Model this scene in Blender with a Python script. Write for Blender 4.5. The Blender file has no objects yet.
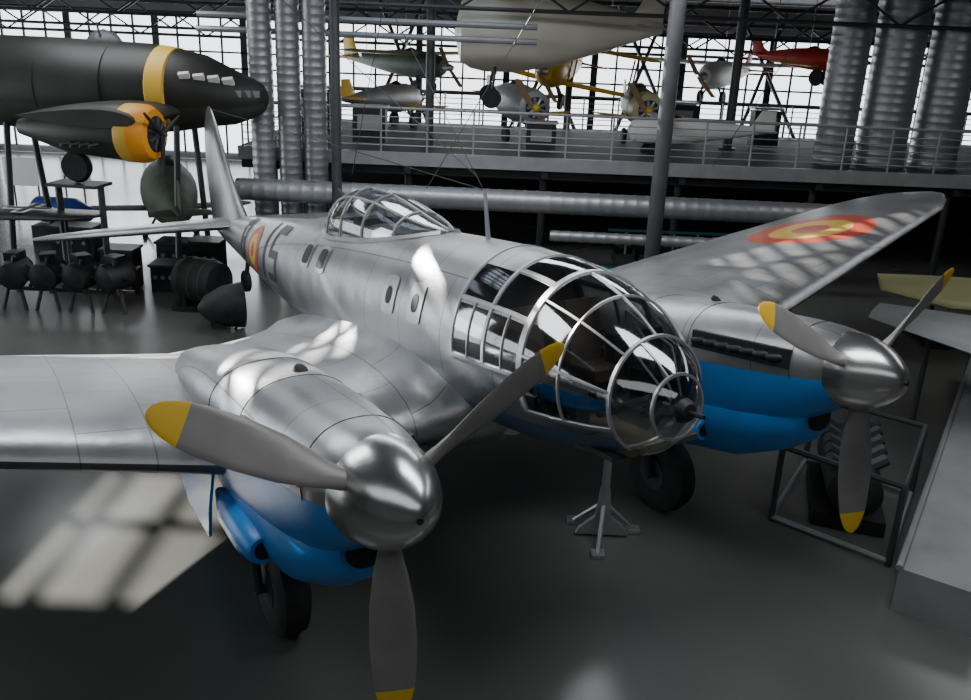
import bpy, bmesh, numpy as np, math, random
from math import *
from mathutils import Vector as V, Matrix
random.seed(4)
SC=bpy.context.scene.collection
F_,H_,p_,r_,psi,nx,ny,nz,al,fs,fp=838.80897,6.00986,0.31592,0.04157,0.55462,1.84376,6.16356,3.33622,0.13267,1.02798,1.05492
# ---------------- CAMERA ----------------
cam=bpy.data.cameras.new('camera');co=bpy.data.objects.new('camera',cam);SC.objects.link(co);bpy.context.scene.camera=co
cam.sensor_width=36;cam.lens=F_*36/971;cam.shift_y=-38/971;cam.clip_end=200
ri=V((1,0,0));up=V((0,sin(p_),cos(p_)));fw=V((0,cos(p_),-sin(p_)))
r2=ri*cos(r_)+up*sin(r_);u2=-ri*sin(r_)+up*cos(r_)
M=Matrix((r2,u2,-fw)).transposed().to_4x4();M.translation=V((0,0,H_));co.matrix_world=M
# ---------------- MATERIALS ----------------
MT={}
def mat(name,col,rough=.5,metal=0.,noise=0.,nscale=3.,bump=0.,emit=0.,spec=None):
    m=bpy.data.materials.new(name);m.use_nodes=True;nt=m.node_tree;b=nt.nodes['Principled BSDF']
    b.inputs['Base Color'].default_value=(*col,1);b.inputs['Roughness'].default_value=rough;b.inputs['Metallic'].default_value=metal
    if spec is not None:b.inputs['Specular IOR Level'].default_value=spec
    if emit:
        b.inputs['Emission Color'].default_value=(*col,1);b.inputs['Emission Strength'].default_value=emit
    if noise or bump:
        tc=nt.nodes.new('ShaderNodeTexCoord');n=nt.nodes.new('ShaderNodeTexNoise');n.inputs['Scale'].default_value=nscale;n.inputs['Detail'].default_value=5
        nt.links.new(tc.outputs['Object'],n.inputs['Vector'])
        if noise:
            r=nt.nodes.new('ShaderNodeValToRGB');r.color_ramp.elements[0].position=.3;r.color_ramp.elements[1].position=.7
            r.color_ramp.elements[0].color=(*[max(0,c*(1-noise)) for c in col],1);r.color_ramp.elements[1].color=(*[min(1,c*(1+noise)) for c in col],1)
            nt.links.new(n.outputs[0],r.inputs[0]);nt.links.new(r.outputs[0],b.inputs['Base Color'])
        if bump:
            bp=nt.nodes.new('ShaderNodeBump');bp.inputs['Strength'].default_value=bump;bp.inputs['Distance'].default_value=.03
            nt.links.new(n.outputs[0],bp.inputs['Height']);nt.links.new(bp.outputs[0],b.inputs['Normal'])
    MT[name]=m;return m
def skin(name,roundel=None):
    m=mat(name,(.5,.51,.53),.34,.75);nt=m.node_tree;b=nt.nodes['Principled BSDF'];N=nt.nodes.new;L=nt.links.new
    tc=N('ShaderNodeTexCoord');n=N('ShaderNodeTexNoise');n.inputs['Scale'].default_value=1.3;n.inputs['Detail'].default_value=7;L(tc.outputs['Object'],n.inputs['Vector'])
    r=N('ShaderNodeValToRGB');r.color_ramp.elements[0].position=.3;r.color_ramp.elements[1].position=.72
    r.color_ramp.elements[0].color=(.31,.32,.335,1);r.color_ramp.elements[1].color=(.45,.46,.475,1);L(n.outputs[0],r.inputs[0])
    br=N('ShaderNodeTexBrick');br.inputs['Scale'].default_value=1.0;br.inputs['Mortar Size'].default_value=.008;br.inputs['Mortar Smooth'].default_value=.4;br.inputs['Brick Width'].default_value=1.0;br.inputs['Row Height'].default_value=.62
    br.inputs['Color1'].default_value=(1,1,1,1);br.inputs['Color2'].default_value=(.88,.88,.88,1);br.inputs['Mortar'].default_value=(.4,.4,.4,1)
    L(tc.outputs['Object'],br.inputs['Vector'])
    mx=N('ShaderNodeMix');mx.data_type='RGBA';mx.blend_type='MULTIPLY';mx.inputs[0].default_value=.85;L(r.outputs[0],mx.inputs[6]);L(br.outputs[0],mx.inputs[7])
    vo=N('ShaderNodeTexVoronoi');vo.inputs['Scale'].default_value=14;vo.inputs['Randomness'].default_value=.0;L(tc.outputs['Object'],vo.inputs['Vector'])
    lr=N('ShaderNodeMath');lr.operation='LESS_THAN';lr.inputs[1].default_value=.13;L(vo.outputs['Distance'],lr.inputs[0])
    out=mx.outputs[2]
    mr=N('ShaderNodeMapRange');mr.inputs[3].default_value=.24;mr.inputs[4].default_value=.5;L(n.outputs[0],mr.inputs[0]);L(mr.outputs[0],b.inputs['Roughness'])
    n2=N('ShaderNodeTexNoise');n2.inputs['Scale'].default_value=2.6;n2.inputs['Detail'].default_value=3;L(tc.outputs['Object'],n2.inputs['Vector'])
    bp=N('ShaderNodeBump');bp.inputs['Strength'].default_value=.5;bp.inputs['Distance'].default_value=.03;L(n2.outputs[0],bp.inputs['Height'])
    bp2=N('ShaderNodeBump');bp2.inputs['Strength'].default_value=.12;bp2.inputs['Distance'].default_value=.004;L(lr.outputs[0],bp2.inputs['Height']);L(bp.outputs[0],bp2.inputs['Normal']);L(bp2.outputs[0],b.inputs['Normal'])
    if roundel:
        cx,cy,R=roundel
        sx=N('ShaderNodeSeparateXYZ');L(tc.outputs['Object'],sx.inputs[0])
        cb=N('ShaderNodeCombineXYZ');L(sx.outputs[0],cb.inputs[0]);L(sx.outputs[1],cb.inputs[1])
        d=N('ShaderNodeVectorMath');d.operation='DISTANCE';L(cb.outputs[0],d.inputs[0]);d.inputs[1].default_value=(cx,cy,0)
        for rad,col in ((R,(.45,.08,.055,1)),(R*.66,(.65,.42,.08,1)),(R*.3,(.45,.08,.055,1))):
            lt=N('ShaderNodeMath');lt.operation='LESS_THAN';L(d.outputs['Value'],lt.inputs[0]);lt.inputs[1].default_value=rad
            m2=N('ShaderNodeMix');m2.data_type='RGBA';L(lt.outputs[0],m2.inputs[0]);L(out,m2.inputs[6]);m2.inputs[7].default_value=col;out=m2.outputs[2]
        lt=N('ShaderNodeMath');lt.operation='LESS_THAN';L(d.outputs['Value'],lt.inputs[0]);lt.inputs[1].default_value=R
        ms=N('ShaderNodeMapRange');L(lt.outputs[0],ms.inputs[0]);ms.inputs[3].default_value=.75;ms.inputs[4].default_value=.2;L(ms.outputs[0],b.inputs['Metallic'])
    L(out,b.inputs['Base Color'])
skin('skin');skin('skin_wing',(5.55,-8.2,1.1))
mat('blue',(.012,.24,.70),.38,0,.12,2,.15);mat('belly',(.16,.23,.35),.4,.5,.12,2,.15);mat('spinner',(.58,.58,.58),.24,.95,.06,3,.1);mat('blade',(.27,.265,.255),.4,.2,.1,4)
mat('yellow',(.85,.55,.03),.45);mat('rubber',(.02,.02,.022),.75,0,.3,8,.2);mat('black',(.012,.012,.014),.6);mat('dark',(.03,.032,.034),.6,.2,.3,5)
mat('frame',(.45,.46,.47),.38,.55,.08,4);mat('interior',(.05,.055,.055),.7);mat('seat',(.10,.07,.05),.7);mat('white',(.8,.8,.78),.5)
mat('steel',(.07,.073,.08),.5,.4,.15,3);mat('steel_dk',(.035,.037,.042),.5,.4,.2,3);mat('steel_lt',(.36,.37,.39),.45,.5,.1,3)
mat('duct',(.33,.34,.36),.42,.65,.08,1);mat('deck',(.05,.05,.05),.7,0,.2,2);mat('camo',(.035,.055,.028),.75,0,.55,1.2);mat('olive',(.016,.018,.015),.5,0,.4,1)
mat('olive_lt',(.035,.038,.03),.5,0,.3,1)
mat('orange',(.85,.33,.02),.45);mat('red',(.6,.03,.02),.45);mat('cream',(.78,.74,.62),.4,0,.08,1);mat('teal',(.03,.2,.18),.5);mat('bluep',(.03,.08,.35),.5)
mat('green',(.04,.07,.04),.5,.1,.3,3);mat('glider',(.42,.4,.2),.45,0,.1,1);mat('greypanel',(.33,.34,.35),.5,.2,.12,1.5);mat('wallm',(.2,.2,.2),.8,0,.1,1);mat('walld',(.03,.03,.033),.8,0,.3,.8)
mat('roofm',(.06,.06,.065),.8,0,.15,1);mat('wood',(.28,.18,.09),.6,0,.2,4);mat('crate',(.09,.08,.06),.7,0,.25,4)
mat('pane',(.9,.95,1.0),.5,emit=3.2);mat('markblack',(.03,.03,.035),.5);mat('markred',(.5,.09,.06),.45);mat('markyel',(.75,.47,.06),.45)
m=mat('floorm',(.1,.1,.1),.3);nt=m.node_tree;b=nt.nodes['Principled BSDF'];tc=nt.nodes.new('ShaderNodeTexCoord')
n=nt.nodes.new('ShaderNodeTexNoise');n.inputs['Scale'].default_value=.6;n.inputs['Detail'].default_value=8;nt.links.new(tc.outputs['Object'],n.inputs['Vector'])
r=nt.nodes.new('ShaderNodeValToRGB');r.color_ramp.elements[0].position=.3;r.color_ramp.elements[1].position=.7;r.color_ramp.elements[0].color=(.115,.12,.11,1);r.color_ramp.elements[1].color=(.14,.145,.135,1);nt.links.new(n.outputs[0],r.inputs[0]);nt.links.new(r.outputs[0],b.inputs['Base Color'])
mr=nt.nodes.new('ShaderNodeMapRange');mr.inputs[3].default_value=.17;mr.inputs[4].default_value=.26;nt.links.new(n.outputs[0],mr.inputs[0]);nt.links.new(mr.outputs[0],b.inputs['Roughness'])
m=bpy.data.materials.new('glass');m.use_nodes=True;nt=m.node_tree;nt.nodes.clear();N=nt.nodes.new
o=N('ShaderNodeOutputMaterial');mx=N('ShaderNodeMixShader');t=N('ShaderNodeBsdfTransparent');t.inputs[0].default_value=(.74,.77,.78,1);g=N('ShaderNodeBsdfGlossy');g.inputs['Roughness'].default_value=.07;g.inputs[0].default_value=(.9,.9,.92,1)
lw=N('ShaderNodeLayerWeight');lw.inputs[0].default_value=.36;mr=N('ShaderNodeMapRange');mr.inputs[3].default_value=.18;mr.inputs[4].default_value=.8
nt.links.new(lw.outputs['Fresnel'],mr.inputs[0]);nt.links.new(mr.outputs[0],mx.inputs[0]);nt.links.new(t.outputs[0],mx.inputs[1]);nt.links.new(g.outputs[0],mx.inputs[2]);nt.links.new(mx.outputs[0],o.inputs[0]);MT['glass']=m
# ---------------- BUILDER ----------------
class B:
    def __init__(s): s.v=[];s.f=[];s.m=[];s.names=[]
    def mi(s,n):
        if n not in s.names:s.names.append(n)
        return s.names.index(n)
    def add(s,vs,fs,mt):
        o=len(s.v);s.v+=[tuple(x) for x in vs]
        for i,f in enumerate(fs):
            s.f.append([k+o for k in f]);s.m.append(s.mi(mt[i] if isinstance(mt,list) else mt))
        return s
    def box(s,c,d,mt,rot=None):
        vs=[]
        for x in(-.5,.5):
            for y in(-.5,.5):
                for z in(-.5,.5):
                    q=V((x*d[0],y*d[1],z*d[2]))
                    if rot: q=rot@q
                    vs.append(q+V(c))
        return s.add(vs,[(0,1,3,2),(4,6,7,5),(0,4,5,1),(2,3,7,6),(0,2,6,4),(1,5,7,3)],mt)
    def loft(s,secs,mt,closed=True,c0=True,c1=True,mf=None):
        n=len(secs[0]);vs=[p for q in secs for p in q];fs=[];ml=[]
        for i in range(len(secs)-1):
            for j in range(n if closed else n-1):
                k=(j+1)%n;fs.append((i*n+j,i*n+k,(i+1)*n+k,(i+1)*n+j));ml.append(mf(i,j) if mf else mt)
        if closed and c0: fs.append(tuple(range(n))[::-1]);ml.append(mf(0,0) if mf else mt)
        if closed and c1: fs.append(tuple(range((len(secs)-1)*n,len(secs)*n)));ml.append(mf(len(secs)-2,0) if mf else mt)
        return s.add(vs,fs,ml)
    def tube(s,pts,r,mt,n=8):
        pts=[V(p) for p in pts];secs=[]
        for i,p in enumerate(pts):
            t=(pts[min(i+1,len(pts)-1)]-pts[max(i-1,0)]).normalized()
            a=V((0,0,1)) if abs(t.z)<.9 else V((1,0,0));e1=t.cross(a).normalized();e2=t.cross(e1)
            rr=r[i] if isinstance(r,(list,tuple)) else r
            secs.append([p+(e1*cos(2*pi*k/n)+e2*sin(2*pi*k/n))*rr for k in range(n)])
        return s.loft(secs,mt)
    def lathe(s,prof,o,ax,mt,n=24):
        ax=V(ax).normalized();a=V((0,0,1)) if abs(ax.z)<.9 else V((1,0,0));e1=ax.cross(a).normalized();e2=ax.cross(e1);o=V(o)
        secs=[[o+ax*x+(e1*cos(2*pi*k/n)+e2*sin(2*pi*k/n))*max(r,1e-3) for k in range(n)] for x,r in prof]
        return s.loft(secs,mt)
    def foil(s,secs,mt,n=12):
        out=[]
        for le,te,up,t in secs:
            le=V(le);te=V(te);up=V(up);c=(te-le).length;xs=[(1-cos(pi*k/n))/2 for k in range(n+1)]
            yt=lambda x:5*t*(.2969*sqrt(x)-.126*x-.3516*x*x+.2843*x**3-.1015*x**4-.0021*x)
            out.append([le+(te-le)*x+up*(yt(x)*1.15*c) for x in xs]+[le+(te-le)*x-up*(yt(x)*.85*c) for x in xs[-2:0:-1]])
        return s.loft(out,mt)
    def obj(s,name,parent=None,loc=None,rz=0,ang=35):
        me=bpy.data.meshes.new(name);me.from_pydata(s.v,[],s.f)
        for n in s.names:me.materials.append(MT[n])
        for i,p in enumerate(me.polygons):p.material_index=s.m[i];p.use_smooth=True
        bm=bmesh.new();bm.from_mesh(me);bmesh.ops.recalc_face_normals(bm,faces=bm.faces);bm.to_mesh(me);bm.free()
        me.set_sharp_from_angle(angle=radians(ang))
        o=bpy.data.objects.new(name,me);SC.objects.link(o)
        if parent:o.parent=parent
        if loc:o.location=loc
        if rz:o.rotation_euler=(0,0,rz)
        return o
def empty(name,M=None,loc=None):
    o=bpy.data.objects.new(name,None);SC.objects.link(o);o.empty_display_size=.3
    if M:o.matrix_world=M
    if loc:o.location=loc
    return o
def herm(xs,ys):
    xs=np.array(xs,float);ys=np.array(ys,float);d=np.gradient(ys,xs)
    def f(x):
        i=int(np.clip(np.searchsorted(xs,x)-1,0,len(xs)-2));h=xs[i+1]-xs[i];t=(x-xs[i])/h
        return (2*t**3-3*t*t+1)*ys[i]+(t**3-2*t*t+t)*h*d[i]+(-2*t**3+3*t*t)*ys[i+1]+(t**3-t*t)*h*d[i+1]
    return f
# ---------------- BOMBER ----------------
fwv=V((sin(psi)*cos(al),-cos(psi)*cos(al),sin(al)));st=V((-cos(psi),-sin(psi),0));upv=(-fwv).cross(st)
MB=Matrix((-fwv,st,upv)).transposed().to_4x4();MB.translation=V((nx,ny,nz))
AC=empty('twin_engine_bomber',MB)
N0=.1
S=[0,.1,.3,.5,.8,1.2,1.85,2.5,3.5,5,7,9,11,13,15,16.2];Q=[sqrt(x) for x in S]
HW=herm(Q,[0,.25,.43,.54,.66,.76,.84,.87,.88,.88,.85,.75,.59,.39,.18,.05])
TP=herm(Q,[-.08,.17,.36,.48,.63,.77,.91,.97,1.0,1.0,.95,.86,.76,.66,.54,.46])
BT=herm(Q,[-.08,-.33,-.5,-.6,-.70,-.80,-.91,-.97,-1.0,-1.0,-.95,-.8,-.55,-.28,0,.2])
YO=lambda s:.2*max(0,1-s/1.8)**1.5
def hull(s,th,off=0.):
    q=sqrt(s);a=HW(q)+off;t=TP(q)+off;b=BT(q)-off;zm=(t+b)/2;h=(t-b)/2
    return V((s+N0*max(0,1-s/3),YO(s)+a*sin(th),zm+h*cos(th)))
A1=1.5
ss=sorted(set([.002,.01,.03,.06,.1,.16,.23,.3,.38,.44,.5,.58,.68,.8,.95,1.1,1.25,1.4,A1,1.58,1.75,1.9,2.05,2.1,2.16,2.3,2.45,2.6,2.7,2.78,3.0,3.2,3.5]+[3.5+.35*k for k in range(1,36)]+[15.9,16.1,16.2]))
NT=72
def hm(i,j):
    s=(ss[i]+ss[i+1])/2;d=(j+.5)*5;d=min(d,360-d)
    if s<.44:return 'glass'
    if d>125 and s<9:return 'belly'
    if s<A1:return 'glass' if d<115 else 'skin'
    if 1.58<s<2.1 or 2.16<s<2.7:
        if 30<d<55 or 60<d<90:return 'glass'
        if d<25 and s<2.1:return 'glass'
    return 'skin'
b=B();b.loft([[hull(s,2*pi*j/NT) for j in range(NT)] for s in ss],'skin',mf=hm);b.obj('fuselage_skin',AC)
b=B()
def strip(pts_out,w,mt='frame',h=.012):
    n=len(pts_out);secs=[]
    for i,(p,nn) in enumerate(pts_out):
        t=(pts_out[min(i+1,n-1)][0]-pts_out[max(i-1,0)][0]).normalized();sd=t.cross(nn).normalized()
        secs.append([p-sd*w+nn*-.01,p-sd*w*.85+nn*h,p+sd*w*.85+nn*h,p+sd*w-nn*.01])
    b.loft(secs,mt)
def hp(s,a):
    p=hull(s,a);q=hull(s,a,.05);return (p,(q-p).normalized())
def ring(s,a0,a1,r):strip([hp(s,radians(a0+(a1-a0)*k/40)) for k in range(41)],r)
def lng(a,s0,s1,r,n=18):strip([hp(s0+(s1-s0)*k/n,radians(a)) for k in range(n+1)],r)
ring(A1+.02,-116,116,.04);ring(.44,0,360,.022);ring(.98,-115,115,.012);ring(2.13,-92,92,.026);ring(2.74,-92,92,.03);ring(1.82,57,92,.01);ring(2.42,57,92,.01);ring(1.82,-92,-57,.01)
for a in (-115,115):lng(a,.44,A1,.022)
for a in (-78,-40,0,40,78):lng(a,.44,A1,.012)
for a in (20,140,260):lng(a,.12,.44,.009,8)
for a in (-92,-57,-28,28,57,92):lng(a,A1,2.74 if abs(a)>40 else 2.14,.02)
ring(.12,0,360,.015)
b.obj('glazing_frames',AC)
b=B();b.lathe([(-.05,.03),(-.05,.07),(0,.1),(.08,.11)],(.1,.2,-.08),(1,0,0),'dark',20);b.tube([(-.1,.2,-.08),(.35,.2,-.08)],.02,'black');b.obj('nose_gun_mount',AC)
b=B();b.box((1.8,0,-.6),(2.3,1.0,.05),'interior');b.loft([[hull(s,2*pi*j/24,-.03) for j in range(24)] for s in (2.82,2.86)],'interior')
for y in(-.38,.35):
    b.box((1.95,y,-.25),(.45,.42,.12),'seat');b.box((2.2,y,.1),(.1,.42,.7),'seat',Matrix.Rotation(.15,3,'Y'));b.tube([(1.95,y,-.55),(1.95,y,-.25)],.05,'dark')
    for q in(-.2,.2):b.tube([(1.75,y+q,-.18),(2.2,y+q,-.05),(2.25,y+q,.4)],.015,'steel_lt',6)
b.box((1.35,-.35,.15),(.12,.6,.28),'black');b.tube([(1.6,-.38,-.5),(1.5,-.38,.05)],.02,'steel');b.tube([(1.5,-.52,.1),(1.5,-.38,.02),(1.5,-.24,.1)],.018,'black')
for q in range(4):b.lathe([(0,.05),(.015,.05)],(1.425,-.57+q*.14,.17),(1,0,0),'steel_lt',12)
b.box((.95,.2,-.52),(.9,.45,.06),'seat');b.tube([(.5,.2,-.08),(1.2,.2,-.4)],.04,'dark');b.box((1.3,.5,-.3),(.5,.15,.35),'dark');b.box((1.2,-.5,-.3),(.6,.15,.35),'dark')
for k in range(3):b.box((1.65+.3*k,.68,-.05+.1*(k%2)),(.2,.08,.2),'steel');b.tube([(.6,-.3,-.4),(.9+.2*k,-.4+.1*k,.2),(1.3,-.2,.5)],.012,'steel_lt',6)
for s in(.98,1.3,1.6,2.14):b.tube([hull(s,radians(a),-.05) for a in range(95,266,10)],.03,'dark',6)
b.obj('cockpit_interior',AC)
b=B();ds=[4.3,4.65,5.05,5.45,5.85,6.2,6.55,6.9,7.15,7.35,7.45];dh=[.02,.1,.2,.31,.4,.46,.49,.48,.42,.3,.16];dw=[.1,.3,.4,.46,.5,.52,.53,.53,.5,.45,.4]
def dome(k,a,o=0):
    hb=TP(sqrt(ds[k]));w=dw[k];bz=hb*sqrt(max(.05,1-(w/.87)**2));bz=max(bz,hb-.24)
    return V((ds[k],(w+o)*cos(a),bz+(dh[k]+hb-bz+o)*sin(a)**.9 if sin(a)>1e-6 else bz))
b.loft([[dome(k,pi*j/16) for j in range(17)] for k in range(11)],'glass',closed=False)
for k in(2,4,6,8,10):b.tube([dome(k,pi*j/16,.005) for j in range(17)],.02 if k<10 else .04,'frame',6)
for j in(0,5,8,11,16):b.tube([dome(k,pi*j/16,.004) for k in range(11)],.016 if j not in(0,16) else .05,'frame',6)
b.tube([(7.0,0,1.1),(7.9,0,1.4)],.025,'black');b.box((6.6,0,.9),(.5,.4,.3),'interior')
b.obj('dorsal_canopy',AC)
b=B();b.tube([(3.4,0,.95),(3.45,0,1.55)],[.03,.018],'steel_lt');b.tube([(3.45,0,1.54),(9,0,2.2),(15.5,0,2.95)],.006,'dark',4);b.obj('antenna_mast',AC)
def sidept(s,z,off=.006,sg=1):
    q=sqrt(s);t=TP(q);bb=BT(q);zm=(t+bb)/2;h=(t-bb)/2;c=max(-1,min(1,(z-zm)/h));th=acos(c)
    return hull(s,th*sg,off)
def patch(b,s0,s1,z0,z1,mt,off=.006,rnd=None,skew=0):
    n=8;vs=[];fs=[]
    for i in range(n+1):
        for j in range(n+1):
            u=i/n;w=j/n
            if rnd:
                x=2*u-1;y=2*w-1;u=.5+.5*x*sqrt(1-y*y/2*rnd);w=.5+.5*y*sqrt(1-x*x/2*rnd)
            vs.append(sidept(s0+(s1-s0)*u+skew*w,z0+(z1-z0)*w,off))
    for i in range(n):
        for j in range(n):a=i*(n+1)+j;fs.append((a,a+1,a+n+2,a+n+1))
    b.add(vs,fs,mt)
b=B()
for s in(3.62,4.3):
    patch(b,s-.17,s+.17,.12,.56,'frame',.012,.4);patch(b,s-.07,s+.07,.24,.44,'black',.02,.9)
for s in(6.75,7.45):patch(b,s-.2,s+.2,.3,.66,'frame',.012,.5);patch(b,s-.15,s+.15,.36,.62,'black',.02,.5)
def glyph(s0,segs,w=.55,h=.9,z0=-.15,t=.13,mt='markblack'):
    R={'t':(0,w,h-t,h),'m':(0,w,h/2-t/2,h/2+t/2),'b':(0,w,0,t),'l':(w-t,w,h/2,h),'r':(0,t,h/2,h),'k':(w-t,w,0,h/2),'q':(0,t,0,h/2)}
    for c in segs:
        x0,x1,a,bq=R[c];patch(b,s0+x0,s0+x1,z0+a,z0+bq,mt,.008)
glyph(9.0,'tlmqb');glyph(9.85,'rq',.3)
patch(b,10.4,11.3,-.2,.65,'markred',.008,1.);patch(b,10.55,11.15,-.06,.51,'markyel',.012,1.);patch(b,10.72,10.98,.1,.36,'markred',.016,1.)
glyph(11.6,'tmblrkq',.45,.75,-.05)
b.obj('side_windows_and_markings',AC)
# wings
secs=[(.2,2.7,9.4,-.80,.24),(.7,2.7,9.3,-.82,.21),(1.0,2.85,8.95,-.86,.175),(1.35,2.9,8.75,-.89,.15),(1.8,2.92,8.62,-.91,.14),(2.65,2.94,8.5,-.92,.135)]
for k in range(1,9):
    y=2.65+k*.99;secs.append((y,2.94+.195*(y-2.65),8.5-.21*(y-2.65),-.92+.19*(y-2.65),.135-.005*k))
secs+=[(11.1,4.75,6.55,.7,.09),(11.45,5.0,6.3,.76,.085),(11.65,5.3,5.95,.79,.06)]
for sg,nm in((1,'wing_starboard'),(-1,'wing_port')):
    b=B();b.foil([((l,sg*y,z),(t,sg*y,z-.03),(0,0,1),th) for y,l,t,z,th in secs],'skin_wing',16)
    b.obj(nm,AC,ang=50)
b=B()
b.foil([((13.0,0,.4),(16.35,0,.4),(0,1,0),.11),((13.7,0,.9),(16.42,0,.9),(0,1,0),.11),((14.3,0,1.5),(16.48,0,1.5),(0,1,0),.1),((14.75,0,2.1),(16.45,0,2.1),(0,1,0),.1),((15.1,0,2.6),(16.3,0,2.6),(0,1,0),.1),((15.4,0,2.9),(16.05,0,2.9),(0,1,0),.09),((15.6,0,3.02),(15.85,0,3.02),(0,1,0),.08)],'skin')
for sg in(1,-1):
    b.foil([((13.7,sg*.1,.42),(16.0,sg*.1,.4),(0,0,1),.11),((13.95,sg*1.5,.4),(16.0,sg*1.5,.38),(0,0,1),.1),((14.2,sg*2.8,.38),(15.85,sg*2.8,.36),(0,0,1),.1),((14.4,sg*3.6,.36),(15.6,sg*3.6,.35),(0,0,1),.1),((14.65,sg*3.9,.35),(15.3,sg*3.9,.35),(0,0,1),.09),((14.85,sg*4.0,.35),(15.05,sg*4.0,.35),(0,0,1),.08)],'skin')
b.tube([(13.4,0,-.15),(13.7,0,-.75)],.05,'steel')
b.lathe([(-.07,.1),(-.07,.2),(-.04,.24),(.04,.24),(.07,.2),(.07,.1)],(13.75,0,-.8),(0,1,0),'rubber')
b.obj('tail_unit',AC,ang=50)
E=2.62;EZ=-.335
nq=[.6,.75,1.0,1.4,2.0,3.0,4.0,5.0,6.0,7.0]
nW=herm(nq,[.38,.42,.46,.49,.53,.57,.58,.52,.4,.2]);nT=herm(nq,[.38,.415,.435,.44,.44,.41,.34,.2,0,-.25]);nB=herm(nq,[-.38,-.46,-.6,-.82,-1.08,-1.26,-1.2,-1.02,-.92,-.8])
for sg,nm,ph in((1,'starboard',fs),(-1,'port',fp)):
    b=B();ns=[.6,.66,.75,.87,1.0,1.2,1.4,1.7,2,2.3,2.6,3,3.4,3.8,4.2,4.6,5,5.4,5.8,6.2,6.6,7];n=48
    def nac(s,a):
        w,t,bo=nW(s),nT(s),nB(s);c=cos(a);sn=sin(a);zc=min(0,t-.3)
        e=.85 if c>0 else .62
        return V((s,sg*E+w*abs(sn)**e*(1 if sn>0 else -1),EZ+zc+((t-zc)*c if c>0 else (zc-bo)*c)))
    b.loft([[nac(s,2*pi*j/n) for j in range(n)] for s in ns],'skin',mf=lambda i,j:'blue' if (abs((j+.5)/n*360-180)<80) else 'skin')
    sc=[(.98,.22,.42,.8),(1.06,.29,.4,.9),(1.4,.4,.35,1.1),(2.0,.48,.3,1.34),(2.8,.5,.2,1.45),(3.4,.48,.2,1.42),(3.8,.44,.25,1.3),(4.4,.3,.3,1.1),(4.8,.2,.3,.98)]
    b.loft([[V((s,sg*E+w*cos(2*pi*k/28),EZ-(t0+t1)/2+(t1-t0)/2*sin(2*pi*k/28))) for k in range(28)] for s,w,t0,t1 in sc],'blue')
    b.loft([[V((s,sg*E+w*cos(2*pi*k/24),EZ-.62+w*.75*sin(2*pi*k/24))) for k in range(24)] for s,w in((.955,.17),(1.0,.18))],'black')
    b.lathe([(-.02,.12),(.02,.14),(.3,.18),(.9,.17),(1.5,.05)],(2.2,sg*E+.47,EZ-1.0),(1,0,0),'blue',20);b.lathe([(-.03,.08),(0,.09)],(2.2,sg*E+.47,EZ-1.0),(1,0,0),'black',16)
    for q in(-1,1):
        for i in range(7):
            s0=1.12+i*.17;b.tube([(s0,sg*E+q*(nW(s0)-.03),EZ+.1),(s0+.05,sg*E+q*(nW(s0)+.03),EZ+.1),(s0+.14,sg*E+q*(nW(s0)+.05),EZ+.09)],[.045,.04,.035],'steel_dk',8)
        b.loft([[V((s,sg*E+q*(nW(s)*.985+.01+o),EZ+z)) for z,o in((0,-.03),(0,.018),(.2,.0),(.2,-.06))] for s in(1.02,1.4,1.8,2.32)],'black')
    b.lathe([(0,.07),(.04,.07),(.05,.045)],(2.6,sg*E-.1,EZ+.41),(-.6,-.3,.8),'dark',12)
    for s in(1.02,2.4,3.3):b.tube([nac(s,radians(a)) for a in range(-100,101,8)],.006,'steel',4)
    b.obj('nacelle_'+nm,AC,ang=45)
    b=B();b.lathe([(-.60,.004),(-.59,.06),(-.565,.11),(-.51,.18),(-.43,.25),(-.32,.32),(-.19,.37),(-.06,.4),(.05,.405),(.06,.36)],(.62,sg*E,EZ),(1,0,0),'spinner',40)
    b.lathe([(-.615,.002),(-.614,.024),(-.58,.026)],(.62,sg*E,EZ),(1,0,0),'black',12)
    st_=[(.3,.075,.06,50),(.42,.09,.05,46),(.6,.13,.032,40),(.85,.165,.024,33),(1.15,.175,.018,27),(1.4,.16,.014,23),(1.52,.145,.012,21),(1.525,.145,.012,21),(1.62,.12,.01,20),(1.7,.085,.008,19),(1.745,.045,.006,19),(1.76,.012,.004,19)]
    for k in range(3):
        f=ph+k*2*pi/3;d=V((0,sin(f),cos(f)));tv=V((0,cos(f),-sin(f)));X=V((1,0,0));c0=V((.52,sg*E,EZ))
        ls=[]
        for r,hc,ht,be in st_:
            be=radians(be);cd=tv*cos(be)-X*sin(be);td=tv*sin(be)+X*cos(be)
            ls.append([c0+d*r+cd*hc*cos(2*pi*q/16)+td*ht*sin(2*pi*q/16) for q in range(16)])
        b.loft(ls,'blade',mf=lambda i,j:'yellow' if i>=7 else 'blade')
    b.obj('propeller_'+nm,AC)
    b=B();wx,wz=3.4,-2.36
    b.lathe([(-.16,.2),(-.17,.42),(-.12,.52),(0,.55),(.12,.52),(.17,.42),(.16,.2)],(wx,sg*E,wz),(0,1,0),'rubber',36)
    b.lathe([(-.18,.05),(-.17,.22),(.17,.22),(.18,.05)],(wx,sg*E,wz),(0,1,0),'steel',24)
    for q in(-1,1):b.tube([(wx,sg*E+q*.25,wz),(wx+.1,sg*E+q*.25,wz+.9),(wx+.1,sg*E+q*.25,-1.2)],.055,'steel');b.tube([(wx+.1,sg*E+q*.25,wz+.7),(wx+1.3,sg*E+q*.25,-1.0)],.03,'steel')
    b.tube([(wx,sg*E-.28,wz),(wx,sg*E+.28,wz)],.05,'steel');b.box((wx+.1,sg*E,wz+.85),(.1,.5,.08),'steel')
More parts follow.
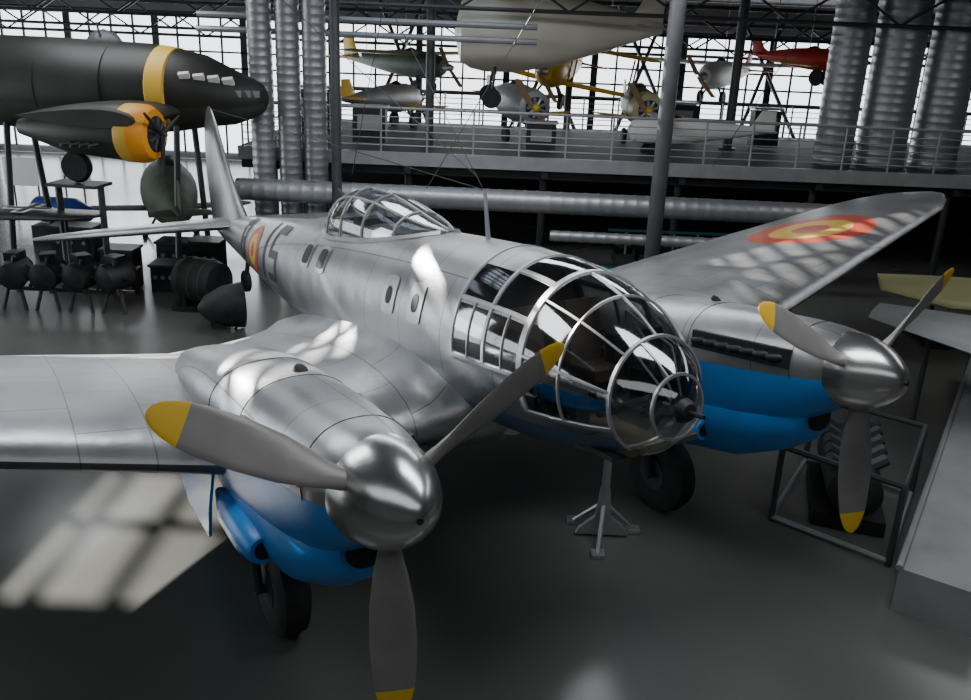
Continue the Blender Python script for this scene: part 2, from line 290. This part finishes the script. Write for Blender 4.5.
    for q in(-1,1):b.loft([[V((s,sg*E+q*(.56+o),z)) for o,z in((0,-1.0),(.03,-1.0),(.1,h),(.07,h))] for s,h in((3.4,-1.4),(3.5,-1.7),(4.4,-1.65),(4.8,-1.4))],'blue')
    b.obj('landing_gear_'+nm,AC)
# ---------------- ROOM ----------------
X0,X1,Y0,Y1,ZR=-24,24,-6,40,7.9
B().box(((X0+X1)/2,17,-.05),(X1-X0,46,.1),'floorm').obj('floor')
sky=[(-18.0,-14.1,20.2,23.4),(-10.9,-7.4,14.4,16.6),(-6.8,-3.6,12.4,14.3),(-5,.6,20.0,23),(-12,-10.4,18.2,19.9)]
xs=sorted({X0,X1}|{a for s in sky for a in s[:2]});ys=sorted({Y0,Y1}|{a for s in sky for a in s[2:]})
b=B()
for i in range(len(xs)-1):
    for j in range(len(ys)-1):
        cx=(xs[i]+xs[i+1])/2;cy=(ys[j]+ys[j+1])/2
        if any(s[0]<cx<s[1] and s[2]<cy<s[3] for s in sky):continue
        b.box((cx,cy,ZR+.1),(xs[i+1]-xs[i],ys[j+1]-ys[j],.2),'roofm')
for k,s in enumerate(sky):
    x=s[0]+.5;stp=.9 if k==0 else .6
    while x<s[1]:b.box((x,(s[2]+s[3])/2,ZR+.05),(.11,s[3]-s[2],.08),'steel');x+=stp
    b.box(((s[0]+s[1])/2,(s[2]+s[3])/2,ZR+.05),(s[1]-s[0],.1,.08),'steel')
b.obj('ceiling')
B().box((X0-.1,17,ZR/2),(.2,46,ZR),'wallm').obj('wall_left');B().box((X1+.1,17,ZR/2),(.2,46,ZR),'wallm').obj('wall_right');B().box((0,Y0-.1,ZR/2),(48,.2,ZR),'wallm').obj('wall_front')
B().box((0,Y1+.15,ZR/2),(48,.2,ZR),'wallm').obj('wall_back')
b=B();b.box((0,Y1,4.3),(47,.06,4.4),'pane')
for i in range(48):b.box((-23.5+i,Y1-.06,4.3),(.08 if i%4 else .3,.12,4.5),'steel_dk')
for z in(2.1,2.8,3.5,4.2,4.9,5.6,6.5):b.box((0,Y1-.06,z),(47,.12,.08),'steel_dk')
b.obj('window_1')
b=B();b.box((-16,Y1,1.2),(15,.06,1.7),'pane')
for i in range(16):b.box((-23.5+i,Y1-.06,1.2),(.08,.1,1.8),'steel_dk')
b.obj('window_2')
b=B();b.box((X0,22,2.2),(.06,34,3.6),'pane')
for i in range(34):b.box((X0+.06,5.5+i,2.2),(.1,.09,3.7),'steel_dk')
for z in(.4,1.6,2.8,4):b.box((X0+.06,22,z),(.1,34,.09),'steel_dk')
b.obj('window_3')
b=B();b.box((8.6,26,3.0),(30.4,8,.16),'deck');b.box((8.6,21.97,2.93),(30.4,.1,.34),'steel_lt')
b.box((8.6,22.3,2.65),(30.4,.18,.3),'steel_dk')
for i in range(9):b.box((-5.8+i*3.6,26,2.7),(.18,8,.3),'steel_dk')
b.obj('gallery_deck')
for i in range(9):
    b=B();b.lathe([(0,.16),(.03,.16),(.04,.1),(2.45,.1),(2.46,.15),(2.5,.15)],(-5.8+i*3.6,22.4,0),(0,0,1),'steel_dk',14);b.obj('deck_post')
def rail(y,n):
    b=B()
    for i in range(26):b.tube([(-6.5+i*1.2,y,3.09),(-6.5+i*1.2,y,4.2)],.028,'steel_lt',6)
    for z,r in((4.2,.04),(3.98,.016),(3.8,.016),(3.62,.016),(3.44,.016),(3.26,.016)):b.tube([(-6.5,y,z),(23.6,y,z)],r,'steel_lt',6)
    b.obj(n)
rail(22.05,'gallery_railing');rail(29.8,'gallery_railing')
B().box((8,30.3,1.5),(31,.2,3.0),'walld').obj('wall_partition')
def duct(a,c,r,seg=.13):
    a=V(a);c=V(c);L=(c-a).length;n=int(L/seg);seg=L/n;pr=[(0,r*.6),(0.001,r)]
    for i in range(n):pr+=[(i*seg+seg*.3,r),(i*seg+seg*.45,r+.01),(i*seg+seg*.55,r+.01),(i*seg+seg*.7,r)]
    pr.append((L-.001,r));pr.append((L,r*.6));b=B();b.lathe(pr,a,c-a,'duct',32);b.obj('ventilation_duct',ang=30)
for x,r in((9.35,.5),(10.65,.63),(12.1,.6)):duct((x,23.4,3.09),(x,23.4,ZR),r,.22)
for x in(-5.8,-5.12,-4.47):duct((x,21.5,.02),(x,21.5,ZR),.29,.2)
duct((-6.3,20.7,2.2),(8.6,20.7,2.15),.27,.3);duct((1.5,20.2,1.45),(9,20.2,1.4),.13,.3)
def column(x,y,r,z0=0):
    b=B();b.lathe([(0,r*1.8),(.04,r*1.8),(.05,r),(ZR-z0-.2,r),(ZR-z0-.19,r*1.6),(ZR-z0,r*1.6)],(x,y,z0),(0,0,1),'steel',20);b.obj('steel_column')
column(3.45,17.2,.16);column(-3.72,20.2,.12);column(7.1,25.8,.14,3.09);column(-1.75,23.4,.12,3.09);column(13.5,17.5,.18);column(2.5,29.3,.12,3.09)
def truss(y,x0,x1,z0,z1,mt='steel',step=1.4):
    b=B();b.tube([(x0,y,z0),(x1,y,z0)],.06,mt,6);b.tube([(x0,y,z1),(x1,y,z1)],.07,mt,6)
    x=x0;k=0
    while x+step<=x1:
        b.tube([(x,y,z0 if k%2 else z1),(x+step,y,z1 if k%2 else z0)],.035,mt,6);x+=step;k+=1
    for x in(x0,x1):b.tube([(x,y,z0),(x,y,ZR)],.06,mt,6)
    b.obj('roof_truss')
for y,z in((22.6,6.7),(28.5,6.3),(33,5.9),(37,5.6)):truss(y,-22,22,z,z+.9)
b=B()
for x in(-6,0,4,9):
    b.tube([(x,34,.1),(x+3,37,7.5)],.08,'steel_dk',6);b.tube([(x+4.5,34,.1),(x+1,37,7.5)],.08,'steel_dk',6)
b.obj('wind_bracing')
b=B()
for z,y in((5.95,22.0),(6.3,22.1)):b.tube([(-7.5,y,z),(1,y,z)],.075,'steel_lt',8)
b.obj('ceiling_pipes')
b=B()
for a,c in(((-3.2,20.5,7.85),(-.2,19.5,2.7)),((-2.4,20.5,7.85),(-3.4,20.5,2.7)),((-4.6,19,6.6),(-.3,19,3.0)),((1.5,19.5,7.85),(-1.5,19.5,2.6)),((8,21,7.85),(5.5,21,3.2))):b.tube([a,c],.01,'steel',5)
b.obj('suspension_cables')
# ---------------- generic aircraft ----------------
def plane(name,loc,rz,L,span,fr,mf,mw,mt,bi=False,high=False,radial=False,tilt=0,roll=0,stand=None,prop=True,cowl='steel_lt'):
    e=empty(name,loc=loc);e.rotation_euler=(roll,tilt,rz)
    b=B();k=[0,.03,.08,.15,.3,.5,.75,1];R=[.5 if prop else .08,.72,.88,.97,1,.85,.5,.12]
    b.loft([[V((-L*.35+L*t,fr*r*cos(2*pi*j/20),fr*1.15*r*sin(2*pi*j/20)+fr*.3*t)) for j in range(20)] for t,r in zip(k,R)],mf)
    b.lathe([(-fr*.7,.02),(-fr*.5,fr*.3),(0,fr*.45),(fr*.6,fr*.3),(fr*.9,.02)],(-L*.05,0,fr*1.0),(1,0,0),'black',14);b.obj('fuselage',e)
    b=B();c=span*.17
    for z in ([-fr*.7,fr*1.6] if bi else [fr*.9 if high else -fr*.6]):
        b.foil([((-L*.12,-span/2,z+.1),(-L*.12+c*.4,-span/2,z+.1),(0,0,1),.1),((-L*.16,-span/2*.9,z+.08),(-L*.16+c*.9,-span/2*.9,z+.08),(0,0,1),.12),((-L*.17,0,z),(-L*.17+c,0,z),(0,0,1),.14),((-L*.16,span/2*.9,z+.08),(-L*.16+c*.9,span/2*.9,z+.08),(0,0,1),.12),((-L*.12,span/2,z+.1),(-L*.12+c*.4,span/2,z+.1),(0,0,1),.1)],mw)
    if bi:
        for y in(-.38,-.08,.08,.38):
            for x in(-L*.13,-L*.13+c*.6):b.tube([(x,y*span,-fr*.7),(x,y*span,fr*1.6)],.03,'wood',6)
    b.obj('wings',e)
    b=B();x=L*.65
    b.foil([((x-.18*L,0,fr*.3),(x,0,fr*.3),(0,1,0),.1),((x-.1*L,0,fr*.3+L*.13),(x+.01,0,fr*.3+L*.13),(0,1,0),.1)],mt)
    b.foil([((x-.12*L,-span*.16,fr*.35),(x-.02*L,-span*.16,fr*.35),(0,0,1),.1),((x-.16*L,0,fr*.35),(x-.01*L,0,fr*.35),(0,0,1),.1),((x-.12*L,span*.16,fr*.35),(x-.02*L,span*.16,fr*.35),(0,0,1),.1)],mt);b.obj('tail',e)
    b=B();xn=-L*.35
    if radial:
        b.lathe([(-.35,fr*.65),(-.3,fr*.95),(.1,fr*1.08),(.12,fr*.7)],(xn,0,0),(1,0,0),cowl,24);b.lathe([(-.37,fr*.3),(-.36,fr*.62),(-.3,fr*.62)],(xn,0,0),(1,0,0),'dark',20)
        for a in range(9):b.tube([(xn-.38,fr*.2*cos(a*.698),fr*.2*sin(a*.698)),(xn-.38,fr*.58*cos(a*.698),fr*.58*sin(a*.698))],fr*.09,'steel_lt',6)
    if prop:
        b.lathe([(-.55,.01),(-.5,.08),(-.35,.13),(-.1,.15)],(xn,0,0),(1,0,0),'yellow' if radial else 'steel_lt',14)
        for a in(.9,.9+pi):b.foil([((xn-.4,.05*cos(a),.05*sin(a)),(xn-.4,.05*cos(a)+.2,.05*sin(a)),(1,0,0),.2),((xn-.42,fr*2*cos(a)-.1,fr*2*sin(a)),(xn-.38,fr*2*cos(a)+.1,fr*2*sin(a)),(1,0,0),.1)],'wood')
    for q in(-1,1):
        b.tube([(xn+.2*L,q*fr*.4,-fr*.8),(xn+.18*L,q*fr*.9,-fr*1.75)],.04,'steel_dk',6);b.lathe([(-.06,.12),(-.06,.24),(0,.27),(.06,.24),(.06,.12)],(xn+.18*L,q*fr*.95,-fr*1.75),(0,1,0),'rubber',20)
    b.obj('engine_and_gear',e)
    if stand:
        b=B();b.tube([(0,0,fr),(0,0,stand)],.015,'steel_lt',5);b.tube([(L*.4,0,0),(L*.4,0,stand)],.015,'steel_lt',5);b.obj('hanging_cables',e)
    return e
plane('hanging_cream_airplane',(.85,24.6,6.15),.06,5.8,4.4,.98,'cream','cream','cream',high=True,stand=1.65,prop=False)
plane('yellow_biplane',(2.1,29.0,5.1),1.25,5.0,6.6,.52,'yellow','yellow','red',bi=True,stand=2.75,roll=.16)
plane('radial_trainer',(.6,26.4,4.15),1.9,4.2,3.4,.5,'steel_lt','yellow','yellow',radial=True)
plane('radial_trainer',(4.5,27.2,4.15),1.6,4.2,2.9,.5,'green','yellow','yellow',radial=True,cowl='glider')
plane('red_sport_airplane',(10.0,28.2,5.75),2.2,3.4,4.,.3,'red','yellow','red',stand=2.1)
plane('white_glider',(5.2,23.9,3.72),.1,4.2,2.4,.33,'white','white','white',high=True,prop=False)
plane('yellow_tailed_airplane',(-3.3,27.9,4.0),-2.0,4.4,3.6,.4,'steel_lt','yellow','yellow')
plane('white_touring_airplane',(8.6,33.2,5.0),1.0,5.5,7,.45,'white','white','red',high=True,stand=2.8)
plane('green_liaison_airplane',(-3.5,34.0,4.9),2.4,6,7,.45,'green','glider','yellow',high=True,stand=2.9)
for x,y,w,h in((-5.3,24.5,1.3,1.4),(-3.4,23.6,.9,1.0),(1.3,23.2,.8,.8),(8.3,26.3,.8,1.2),(6.2,28.9,1.2,1.1)):
    b=B();b.box((x,y,3.09+h*.5),(w,.5,h*.9),'dark');b.box((x,y,3.1+h),(w+.1,.6,.06),'steel_lt');b.box((x,y-.26,3.09+h*.6),(w*.7,.03,h*.4),'greypanel');b.obj('display_cabinet')
# big dark aircraft
e=empty('dark_twin_engine_airplane',loc=(-5.5,20.75,4.5));e.rotation_euler=(0,0,-.13);e.scale=(.88,.88,.88)
b=B();X=[0,-.1,-.35,-.9,-1.7,-2.6,-3.3,-6,-9,-12,-15];R=[.2,.36,.5,.7,.92,1.08,1.15,1.2,1.2,1.1,.8]
b.loft([[V((x,r*cos(2*pi*j/32),r*1.05*sin(2*pi*j/32)+(-.12 if x>-1 else 0))) for j in range(32)] for x,r in zip(X,R)],'olive',mf=lambda i,j:'olive_lt' if 18<=j<=30 else 'olive')
b.lathe([(0,1.12),(.05,1.16),(.5,1.11),(.55,1.03)],(-2.95,0,.02),(1,0,0),'markyel',32)
for i in range(4):b.box((-.8-i*.36,-.58-i*.1,.33+.035*i),(.28,.1,.22),'white',Matrix.Rotation(.7,3,'X')@Matrix.Rotation(.2,3,'Z'))
for i in range(3):b.box((-.12-i*.22,-.36-i*.09,.02),(.17,.05,.17),'steel_lt')
for x in(-4.2,-6.1,-7.6):b.lathe([(-.01,1.17),(.01,1.22),(.03,1.17)],(x,0,.0),(1,0,0),'olive',32)
b.tube([(-4.5,-.3,1.15),(-4.6,-.3,1.7)],.03,'dark');b.lathe([(-.5,.1),(-.3,.3),(0,.38),(.3,.3),(.5,.1)],(-4.6,0,1.15),(1,0,0),'steel',16)
b.obj('fuselage',e)
b=B();b.foil([((-2.0,0,-.5),(-5.8,0,-.5),(0,0,1),.15),((-2.2,-3,-.6),(-5.4,-3,-.6),(0,0,1),.14)],'olive_lt')
c_=(-2.35,-2.3,-.95)
b.lathe([(-3.4,.2),(-2.0,.6),(-.6,.7),(-.45,.7)],c_,(1,0,0),'olive_lt',26);b.lathe([(-.45,.71),(-.4,.74),(-.1,.74)],c_,(1,0,0),'markyel',26);b.lathe([(-.1,.745),(.12,.73),(.3,.62),(.34,.5)],c_,(1,0,0),'orange',26)
b.lathe([(0,.46),(.02,.3)],(c_[0]+.34,c_[1],c_[2]),(1,0,0),'dark',20)
for a in range(9):b.tube([(c_[0]+.37,c_[1]+.12*cos(a*.7),c_[2]+.12*sin(a*.7)),(c_[0]+.37,c_[1]+.42*cos(a*.7),c_[2]+.42*sin(a*.7))],.05,'steel',6)
for a in(.4,2.5,4.6):b.tube([(c_[0]+.5,c_[1],c_[2]),(c_[0]+.5,c_[1]+1.0*cos(a),c_[2]+1.0*sin(a))],[.07,.03],'dark')
b.lathe([(0,.15),(.3,.02)],(c_[0]+.35,c_[1],c_[2]),(1,0,0),'steel',12)
for k in range(4):b.tube([(c_[0]-.9-k*.25,c_[1]-.6,c_[2]-.25),(c_[0]-1.05-k*.25,c_[1]-.8,c_[2]-.3)],.05,'steel_dk',6)
b.obj('wing_and_engine',e)
ft=-4.5/.88
b=B();b.lathe([(-.13,.15),(-.14,.36),(0,.42),(.14,.36),(.13,.15)],(-4.3,-2.3,-1.9),(0,1,0),'rubber',26);b.tube([(-4.3,-2.3,-1.9),(-4.3,-2.3,-1.1)],.07,'steel')
b.box((-4.3,-2.3,-2.36),(1.4,.8,.08),'steel');
for x in(-4.9,-3.7):b.tube([(x,-2.3,ft),(x,-2.3,-2.36)],.09,'steel')
for x in(-2.4,-7.5,-11):
    for y in(-.5,.5):b.tube([(x,y*2,ft),(x,y,-.9)],.09,'steel')
b.obj('gear_and_stand',e)
# left floor exhibits
b=B();b.lathe([(-.55,.2),(-.5,.42),(-.3,.5),(.3,.5),(.5,.45),(.55,.25)],(-6.35,17.9,.62),(.9,-.35,0),'dark',26)
for x in (-.3,0,.3):b.lathe([(-.02,.51),(.02,.51)],(-6.35+x*.9,17.9-x*.35,.62),(.9,-.35,0),'green',26)
b.box((-6.35,17.9,.06),(1.1,.8,.12),'steel_dk')
for q in(-.3,.3):b.box((-6.35+q,17.9,.2),(.08,.7,.3),'steel_dk')
b.obj('jet_engine_exhibit')
b=B();b.lathe([(0,.05),(.15,.25),(.5,.42),(.9,.48),(.92,.4)],(-5.9,16.3,.5),(.85,.4,0),'dark',26)
for q in(-.25,.25):b.tube([(-5.45+q,16.5,0),(-5.45+q,16.5,.3)],.03,'steel')
b.obj('nose_cone_exhibit')
b=B()
for i in range(4):
    x=-10.2+i*.72;b.lathe([(-.4,.15),(-.3,.3),(.25,.33),(.4,.2)],(x,17.4,.8),(.3*(i-1),1,.1),'dark',16)
    b.tube([(x-.25,17.2,0),(x-.1,17.3,.6)],.04,'steel');b.tube([(x+.25,17.2,0),(x+.1,17.3,.6)],.04,'steel');b.box((x,17.45,1.15),(.3,.35,.18),'steel_dk',Matrix.Rotation(.4*i,3,'Z'))
    for k in range(5):b.tube([(x,17.25,.8),(x+.42*cos(k*1.26),17.2,.8+.42*sin(k*1.26))],.05,'steel_dk',6)
b.box((-9.1,17.5,.4),(2.8,.08,.08),'steel');b.obj('aero_engine_parts')
for x,y,w,h in((-8.0,21.0,.9,.7),(-7.0,20.4,.7,.9),(-9.4,20.8,.8,.5),(-10.8,21.4,1.1,.9),(-7.6,19.2,.6,.6)):
    b=B();b.box((x,y,h/2),(w,.6,h),'dark');b.box((x,y,h+.03),(w+.08,.7,.06),'steel');b.box((x,y-.31,h*.55),(w*.8,.02,h*.5),'steel_dk')
    for q in(-.3,0,.3):b.lathe([(0,.05),(.02,.05)],(x+q*w,y-.33,h*.6),(0,-1,0),'steel_lt',10)
    b.obj('equipment_cabinet')
for x,y,w,h in((-8.6,18.9,.8,.45),(-11.6,16.6,.9,.6)):
    b=B();b.box((x,y,h/2+.06),(w,.6,h),'crate')
    for q in(-.42,0,.42):b.box((x+q*w,y,h/2+.06),(.07,.64,h+.03),'wood')
    for q in(-.3,.3):b.box((x+q*w,y,.03),(.1,.6,.06),'wood')
    b.obj('wooden_crate')
b=B();b.foil([((-13,18.0,1.75),(-13,20.0,1.7),(0,0,1),.1),((-9.4,18.4,1.75),(-9.4,19.8,1.7),(0,0,1),.1),((-9.0,18.8,1.75),(-9.0,19.4,1.72),(0,0,1),.1)],'olive')
b.box((-10.6,18.95,1.87),(1.1,.26,.012),'white');b.box((-10.6,18.95,1.872),(.3,1.0,.012),'white');b.box((-10.6,18.95,1.88),(1.0,.12,.012),'black');b.box((-10.6,18.95,1.882),(.14,.9,.012),'black')
for x in(-12,-9.8):b.tube([(x,19,0),(x,19,1.68)],.05,'steel')
b.obj('cross_marked_wing')
plane('camouflage_fighter',(-9.1,23.6,1.35),-1.15,6.5,4.6,.78,'camo','camo','camo',prop=False)
b=B();b.box((-15.2,27,1.3),(1.1,.06,.9),'white');b.box((-13.6,27.4,1.3),(.9,.06,1.0),'white');b.box((-13.6,27.36,1.2),(.5,.02,.4),'orange')
for x in(-15.6,-14.8,-13.9,-13.3):b.tube([(x,27.2,0),(x,27.2,1.2)],.03,'steel')
b.obj('information_boards')
b=B();b.lathe([(-1,.1),(-.7,.35),(.5,.4),(1,.2)],(-12.0,23,.95),(1,-.3,0),'bluep',20);b.box((-12.0,23,.28),(1.4,.6,.56),'steel_dk');b.obj('blue_jet_engine')
# right side exhibits
b=B()
for i in range(7):
    x=3.6+i*.62;b.lathe([(-.25,.12),(-.15,.2),(.15,.2),(.25,.12)],(x,21.8,1.0),(0,1,0),'green',14);b.box((x,21.8,.6),(.5,.7,.3),'dark');b.tube([(x,21.5,.2),(x,21.5,1.35)],.03,'steel_lt',6)
b.box((5.4,21.7,.15),(4.6,.9,.3),'teal');b.box((5.4,21.4,1.4),(4.6,.06,.06),'teal');b.obj('engine_display_row')
b=B();b.foil([((8.4,17.2,1.25),(8.9,18.6,1.25),(0,0,1),.1),((9.4,16.2,1.2),(10.4,18.8,1.2),(0,0,1),.12),((13.5,16.6,1.0),(14.5,19.2,1.0),(0,0,1),.12)],'glider');b.lathe([(0,.03),(.5,.2),(1.5,.3),(4,.25),(5,.1)],(9.3,18.8,.85),(1,.05,0),'glider',20)
for x in(9.8,12.5):b.tube([(x,17.7,0),(x,17.7,1.15)],.05,'steel');b.box((x,17.8,.03),(.6,1.4,.06),'steel_dk')
b.obj('yellow_sailplane')
b=B();b.foil([((6.5,13.6,1.75),(7.2,14.7,1.7),(0,0,1),.08),((8.1,11.6,1.6),(10.8,13.8,1.55),(0,0,1),.08)],'greypanel')
b.tube([(7.5,13.4,0),(7.5,13.4,1.65)],.05,'steel');b.tube([(9.2,12.9,0),(9.2,12.9,1.6)],.05,'steel');b.obj('detached_wing_panel')
b=B();b.box((10.1,15.6,2.6),(1.5,.08,.8),'greypanel',Matrix.Rotation(-.35,3,'X'))
for x in(9.6,10.6):b.tube([(x,15.6,0),(x,15.6,2.3)],.04,'steel')
b.obj('display_panel')
b=B()
P4=[(3.95,9.9),(5.1,8.95),(6.2,10.7),(5.0,11.6)]
for x,y in P4:b.tube([(x,y,0),(x,y,1.1)],.04,'steel',6)
for z in(.06,1.1):b.tube([(x,y,z) for x,y in P4+[P4[0]]],.04,'steel_lt' if z<1 else 'steel',6)
b.obj('exhibit_frame')
b=B();b.lathe([(-.9,.2),(-.8,.34),(.6,.38),(.9,.25)],(5.1,10.4,.6),(.3,1,0),'dark',20)
for i in range(5):
    for q in(-1,1):b.tube([(4.95+i*.1,9.9+i*.3,.75),(4.95+i*.1+q*.38,9.9+i*.3,.98)],.08,'steel',8)
b.box((5.1,10.4,.12),(.9,1.5,.2),'black',Matrix.Rotation(-.3,3,'Z'));b.obj('piston_aero_engine')
b=B();d=V((4.0,6.1,0)).normalized();n_=V((d.y,-d.x,0))
A0=V((4.75,8.1,0));L=8.5;up_=V((0,0,.55))
b.add([A0,A0+d*L,A0+d*L+up_,A0+up_,A0+n_*.9,A0+d*L+n_*.9,A0+d*L+n_*.9+up_,A0+n_*.9+up_],[(0,1,2,3),(4,7,6,5),(3,2,6,7),(0,3,7,4),(1,5,6,2),(0,4,5,1)],'greypanel')
b.tube([A0+up_,A0+d*L+up_],.04,'steel_lt',8);b.obj('display_plinth')
b=B();c=V((1.6,9.35,0));b.tube([c+V((0,0,.35)),c+V((0,0,1.75))],[.06,.045],'steel_lt',10)
b.loft([[c+V((sx*w,sy*.03,z)) for sx,sy in((-1,-1),(1,-1),(1,1),(-1,1))] for w,z in((.34,.04),(.3,.12),(.1,.3),(.06,.7))],'steel_lt')
for a in(.3,2.4,4.5):
    f=c+V((.45*cos(a),.45*sin(a),.03));b.tube([c+V((0,0,.5)),f],.03,'steel_lt',6);b.box(f,(.16,.16,.04),'steel_lt')
b.lathe([(0,.12),(.06,.12)],c+V((0,0,1.72)),(0,0,1),'steel',12);b.obj('aircraft_jack')
# ---------------- LIGHTS ----------------
w=bpy.data.worlds.new('world');bpy.context.scene.world=w;w.use_nodes=True;bg=w.node_tree.nodes['Background'];bg.inputs[0].default_value=(.75,.85,1,1);bg.inputs[1].default_value=1.5
sd=bpy.data.lights.new('sun','SUN');sd.energy=19;sd.angle=radians(.6);sd.color=(1,.95,.88);so=bpy.data.objects.new('sun',sd);SC.objects.link(so)
el=radians(24);sv=V((-.7071*cos(el),.7071*cos(el),sin(el)));so.rotation_euler=sv.to_track_quat('Z','Y').to_euler();so.location=sv*20
def area(n,loc,size,e,rot,col=(.95,.975,1)):
    a=bpy.data.lights.new(n,'AREA');a.shape='RECTANGLE';a.size=size[0];a.size_y=size[1];a.energy=e;a.color=col;o=bpy.data.objects.new(n,a);SC.objects.link(o);o.location=loc;o.rotation_euler=rot
area('overhead_fill_lamp',(-6,9,7.7),(5,2),300,(0,0,0));area('overhead_fill_lamp',(3,7,7.7),(5,1.6),210,(0,0,0));area('overhead_fill_lamp',(0,16,7.7),(9,2),560,(0,0,0));area('overhead_fill_lamp',(-10,20,7.7),(4,3),220,(0,0,0))
area('overhead_fill_lamp',(0,1,7.7),(16,3),170,(0,0,0));area('overhead_fill_lamp',(12,14,7.7),(3,8),200,(0,0,0))  # wide lamp above the camera is added fill for front reflections, no skylight there
area('window_lamp',(0,38.5,4.3),(40,3.5),1700,(-pi/2,0,0));area('window_lamp',(-23.6,18,3),(25,3.5),1600,(0,-pi/2,0))
